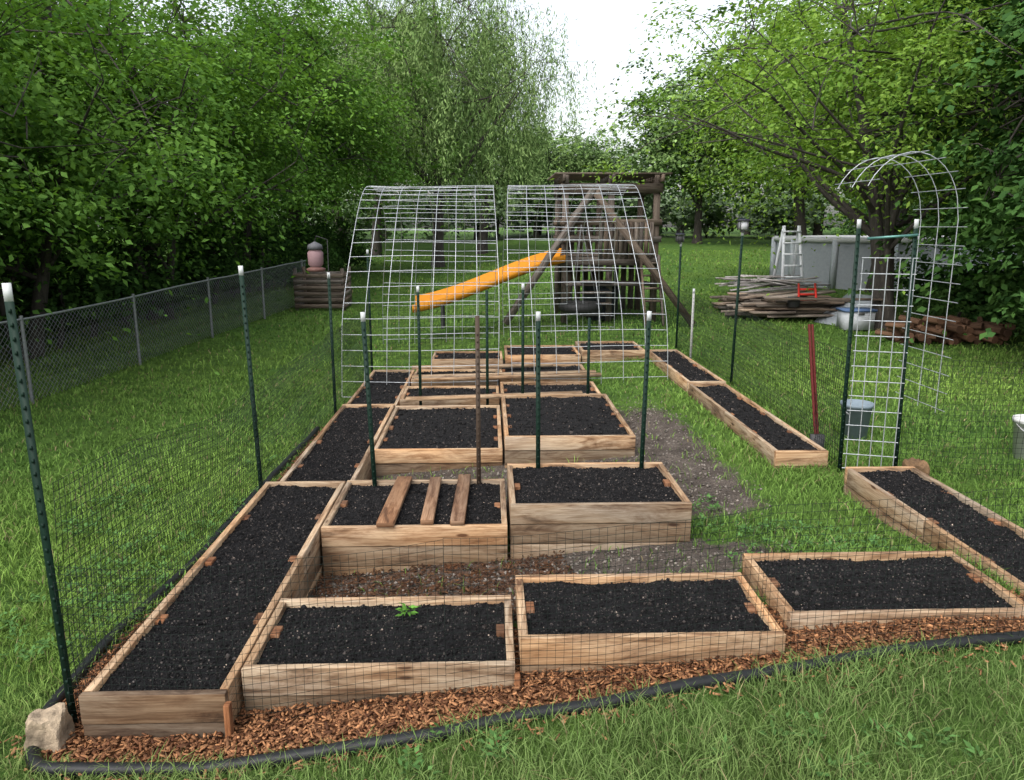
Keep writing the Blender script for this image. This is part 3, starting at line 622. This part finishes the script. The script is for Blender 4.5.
# ---------------------------------------------------------------- trees
def nearest(samples,c):
    d=np.linalg.norm(samples[:,:3]-c,axis=1)+np.where(samples[:,2]>c[2]+.2,.8,0); return int(np.argmin(d))
def tree_mesh(name,seed,H,cz,R,tr,stems,nlimb,ncl,lpc,L,WL,sp,c1,c2,gap=.0,willow=False,barkc=(1,1,1),inner=.5,lm=None):
    r=np.random.default_rng(seed); g=Geo(); samp=[]
    for s in range(stems):
        a=r.random()*6.28; out=(.0 if stems==1 else r.uniform(.7,1.6)); n=14; t=np.linspace(0,1,n)
        w1,w2=r.normal(0,.35,2); hh=H*.86*(1 if s==0 else r.uniform(.7,.95))
        P=np.stack([np.cos(a)*(.12*(stems>1)+out*t**1.3)+w1*np.sin(t*3)*.6,np.sin(a)*(.12*(stems>1)+out*t**1.3)+w2*np.sin(t*2.6)*.6,hh*t-.15],1)
        rad=tr*(1-.85*t)**.9*(1 if s==0 else .75)+.01; rad[0]*=1.35
        tube(g,P,rad,9,0,barkc)
        for q in range(3,n): samp.append([*P[q],rad[q]])
    S0=np.array(samp)
    for k in range(nlimb):
        q=S0[r.integers(0,len(S0))]; a=k*2.4+r.normal(0,.3); el=r.uniform(-.25,.75)
        e=np.array([R[0]*np.cos(a)*np.cos(el)*.85,R[1]*np.sin(a)*np.cos(el)*.85,cz+R[2]*np.sin(el)*.85-.25*R[2]])
        p0=q[:3]; t=np.linspace(0,1,10)[:,None]; mid=(p0+e)/2+np.array([0,0,r.uniform(-.1,.5)])+r.normal(0,.3,3)
        P=(1-t)**2*p0+2*t*(1-t)*mid+t*t*e+.10*np.sin(t*9+r.random()*6)*r.normal(0,1,3)*t*(1-t)*2
        rd=np.linspace(max(.018,q[3]*.5),.010,10); tube(g,P,rd,6,0,barkc,cap=False)
        for i in range(2,10): samp.append([*P[i],rd[i]])
    SA=np.array(samp); cl=[]; tries=0
    while len(cl)<ncl and tries<ncl*12:
        tries+=1; v=r.normal(0,1,3); v/=np.linalg.norm(v); v*=r.random()**inner*(1+.18*r.normal())
        if v[2]<-.6: v[2]*=.8
        p=np.array([v[0]*R[0],v[1]*R[1],cz+v[2]*R[2]])
        nz=mnoise.noise(Vector(p*.6)+Vector((seed*3.1,0,0)))
        if nz<gap+r.normal(0,.06): continue
        if p[2]<.5: continue
        cl.append(p)
    cl=np.array(cl)
    for p in cl:
        k=nearest(SA,p); q=SA[k]; m=(q[:3]+p)/2+np.array([0,0,r.uniform(-.05,.15)])
        if np.linalg.norm(q[:3]-p)<3.0: tube(g,[q[:3],m,p],[min(q[3],.014),.008,.004],3,0,barkc,cap=False)
    n=len(cl)*lpc; idx=np.repeat(np.arange(len(cl)),lpc); ctr=cl[idx]
    ck=r.random(len(cl)); csz=r.uniform(.6,1.45,len(cl))
    if not willow:
        off=r.normal(0,1,(n,3))*np.array([sp,sp,sp*.34])*csz[idx][:,None]
        off[:,2]-=.28*(off[:,0]**2+off[:,1]**2)/sp
        C=ctr+off; outd=C-np.array([0,0,cz]); outd/=np.linalg.norm(outd,axis=1)[:,None]+1e-6
        nr=r.normal(0,.45,(n,3))+outd*.35+np.array([0,0,.85]); tn=r.normal(0,1,(n,3))+off/sp*.6+np.array([0,0,-.35])
    else:
        ns=5; st=r.integers(0,ns,n); so=np.random.default_rng(seed+1).normal(0,.35,(len(cl),ns,2)); sl=np.random.default_rng(seed+2).uniform(1.2,4.2,(len(cl),ns))
        tt=r.random(n); o2=so[idx,st]; C=ctr+np.stack([o2[:,0]*(.4+.6*tt),o2[:,1]*(.4+.6*tt),.25-tt*sl[idx,st]],1)+r.normal(0,.04,(n,3))
        nr=r.normal(0,1,(n,3)); tn=r.normal(0,.35,(n,3))+np.array([0,0,-1])
    t=np.clip(ck[idx]+r.normal(0,.22,n),0,1)[:,None]
    col=(np.array(c1)*(1-t)+np.array(c2)*t)*r.uniform(.8,1.2,(n,1))
    l=L*r.uniform(.6,1.3,n); leaves_add(g,C,l,l*WL,nr,tn,col,1)
    return g.mesh(name,[M_bark,lm or M_leaf])
def inst(name,me,x,y,rot=0,s=1,sz=None):
    o=bpy.data.objects.new(name,me); o.location=(x,y,g1(x,y)-.02); o.rotation_euler=(0,0,rot); o.scale=(s,s,sz or s); COL.objects.link(o); return o
mA=tree_mesh('maple_a',11,7.6,4.25,(3.7,3.7,3.0),.12,3,32,360,105,.115,.62,.33,(.075,.16,.034),(.16,.295,.06),.03)
mB=tree_mesh('maple_b',23,8.2,4.45,(4.0,3.6,3.1),.14,3,34,360,105,.11,.6,.34,(.065,.145,.033),(.145,.265,.056),.03)
mC=tree_mesh('apple_a',35,7.0,4.5,(4.9,4.6,2.6),.15,3,40,360,95,.10,.5,.36,(.11,.21,.038),(.22,.34,.065),.04)
mD=tree_mesh('willow_a',47,12,7.8,(4.2,4.2,4.4),.24,1,26,460,95,.19,.22,.3,(.13,.22,.07),(.24,.34,.12),-.06,True,lm=M_leaffar)
mE=tree_mesh('far_a',59,12,7.4,(5.0,5.0,5.0),.3,1,24,400,60,.30,.7,.55,(.11,.19,.065),(.20,.30,.105),.0,lm=M_leaffar)
mF=tree_mesh('dark_a',61,6.5,3.3,(2.5,2.5,3.0),.10,3,26,520,100,.115,.6,.26,(.035,.08,.024),(.08,.165,.038),-.1,lm=M_leaffar)

for (m,x,y,r,s) in ((mA,-8.0,13.2,.4,1.0),(mB,-8.2,8.4,1.9,.95),(mA,-7.5,17.6,3.0,1.1),(mB,-7.4,23,4.4,1.25),
    (mB,-12.0,12.5,.9,1.15),(mA,-11.2,18.0,2.2,1.3),(mA,-7.2,29.0,1.2,1.4)):
    inst('maple_tree',m,x,y,r,s)
for (x,y,r,s) in ((-2.2,33,.3,1.05),(-.4,41,2.0,1.1),(-6.0,41,1.0,1.15)): inst('willow_tree',mD,x,y,r,s)
for (x,y,r,s) in ((7.6,14.2,.5,1.0),(10.5,20.5,2.7,1.25)): inst('apple_tree',mC,x,y,r,s)
for (x,y,r,s) in ((9.3,9.9,.5,1.15),(10.8,13.5,2.5,1.3)): inst('boxelder_tree',mF,x,y,r,s)
for (x,y,r,s) in ((13.0,48,.5,.9),(18,44,2.2,1.15),(24.5,41,1.5,1.15),(31,46,3.5,1.1),(20,30,4.1,1.0),(27,28,.7,1.1),(-9,48,2,1.1),(3.5,57,3.1,.66),(7.8,58,.2,.6)): inst('ash_tree',mE,x,y,r,s)

g=Geo(); r=np.random.default_rng(99)
def blob_trees(g,spec,L,lp,ncl,c1,c2):
    for (x,y,h,R) in spec:
        z0=g1(x,y); tube(g,[(x,y,z0-.2),(x+.2,y,z0+h*.4),(x,y+.2,z0+h*.8)],[.03*h,.02*h,.006*h],5,0)
        v=r.normal(0,1,(ncl,3)); v/=np.linalg.norm(v,axis=1)[:,None]; v*=(r.random(ncl)**.5)[:,None]*r.uniform(.8,1.2,(ncl,1))
        c=np.array([x,y,z0+h*.55])+v*np.array([R,R,h*.45]); c=c[c[:,2]>z0+.25]; idx=np.repeat(np.arange(len(c)),lp); n=len(idx)
        C=c[idx]+r.normal(0,1,(n,3))*np.array([R*.16,R*.16,R*.1]); t=np.clip(r.random(len(c))[idx]+r.normal(0,.2,n),0,1)[:,None]
        col=(np.array(c1)*(1-t)+np.array(c2)*t)*r.uniform(.8,1.2,(n,1))*r.uniform(.85,1.15)
        l=L*r.uniform(.6,1.3,n); leaves_add(g,C,l,l*.7,r.normal(0,.5,(n,3))+np.array([0,-.2,.8]),r.normal(0,1,(n,3)),col,1)
spec=[]
for x in np.arange(-34,62,4.2):
    gapz=(1<x<15); spec.append((x+r.uniform(-1,1),62+r.uniform(-4,8),(r.uniform(7,9) if gapz else r.uniform(10,14)),r.uniform(3,4.2)))
for x in np.arange(-16,46,4): spec.append((x+r.uniform(-1,1),58+r.uniform(-3,3),r.uniform(3,5),r.uniform(2.5,3.2)))
blob_trees(g,spec,.48,30,60,(.16,.235,.125),(.23,.32,.175))  # distance haze is put into these lighter leaf colours
g.obj('distant_trees',[M_bark,M_leaffar])
g=Geo(); spec=[]
for k in range(40): 
    y=4+k*.72; spec.append((-9.3+.10*(y-4)+r.uniform(-1.3,.9)-(.9 if y<16 else 0),y,r.uniform(.9,2.2),r.uniform(.7,1.2)))
for k in range(20): y=12+k*1.05; spec.append((-8.8+.10*(y-12)+r.uniform(-1.0,.8),y,r.uniform(1.8,3.2),r.uniform(.9,1.4)))
for k in range(20): y=3+k*1.4; spec.append((-14.2+r.uniform(-1,1)+.1*y,y,r.uniform(4,7),1.7))
blob_trees(g,spec,.13,32,40,(.026,.060,.017),(.070,.145,.033)); g.obj('undergrowth_shrubs',[M_bark,M_leaffar])
g=Geo(); spec=[(9.2+r.uniform(-.6,2.8),10.5+k*.5,r.uniform(.8,1.9),r.uniform(.6,.9)) for k in range(12)]
spec+=[(r.uniform(15,30),25+k*.9,r.uniform(2,4),r.uniform(1.2,1.8)) for k in range(16)]
blob_trees(g,spec,.12,38,38,(.035,.085,.024),(.085,.17,.04)); g.obj('hedge_shrubs',[M_bark,M_leaffar])

# ---------------------------------------------------------------- light, sky, camera
w=bpy.data.worlds.new("World"); S.world=w; w.use_nodes=True; nt=w.node_tree; nt.nodes.clear()
sky=nt.nodes.new('ShaderNodeTexSky'); sky.sky_type='NISHITA'; sky.sun_disc=False; el,az=52,215
sky.sun_elevation=math.radians(el); sky.sun_rotation=math.radians(az); sky.dust_density=4; sky.air_density=1.2
hs=nt.nodes.new('ShaderNodeHueSaturation'); hs.inputs['Saturation'].default_value=.34; hs.inputs['Value'].default_value=2.3
bg=nt.nodes.new('ShaderNodeBackground'); bg.inputs[1].default_value=.15; wo=nt.nodes.new('ShaderNodeOutputWorld')
nt.links.new(sky.outputs[0],hs.inputs['Color']); nt.links.new(hs.outputs[0],bg.inputs[0]); nt.links.new(bg.outputs[0],wo.inputs[0])
ld=bpy.data.lights.new('sun','SUN'); ld.energy=.8; ld.angle=math.radians(35); ld.color=(1,.98,.95)
lo=bpy.data.objects.new('sun',ld); COL.objects.link(lo)
a=math.radians(az); e=math.radians(el); dirv=Vector((math.sin(a)*math.cos(e),math.cos(a)*math.cos(e),math.sin(e)))
lo.rotation_euler=dirv.to_track_quat('Z','Y').to_euler()
cd=bpy.data.cameras.new('camera'); cd.sensor_width=36; cd.lens=26.72; cd.clip_end=1500; cd.clip_start=.05
co=bpy.data.objects.new('camera',cd); co.location=(0,0,2.14); co.rotation_euler=(math.radians(77.9),0,math.radians(-1.7)); COL.objects.link(co)
S.camera=co
S.view_settings.view_transform='Standard'; S.view_settings.look='None'; S.view_settings.exposure=0
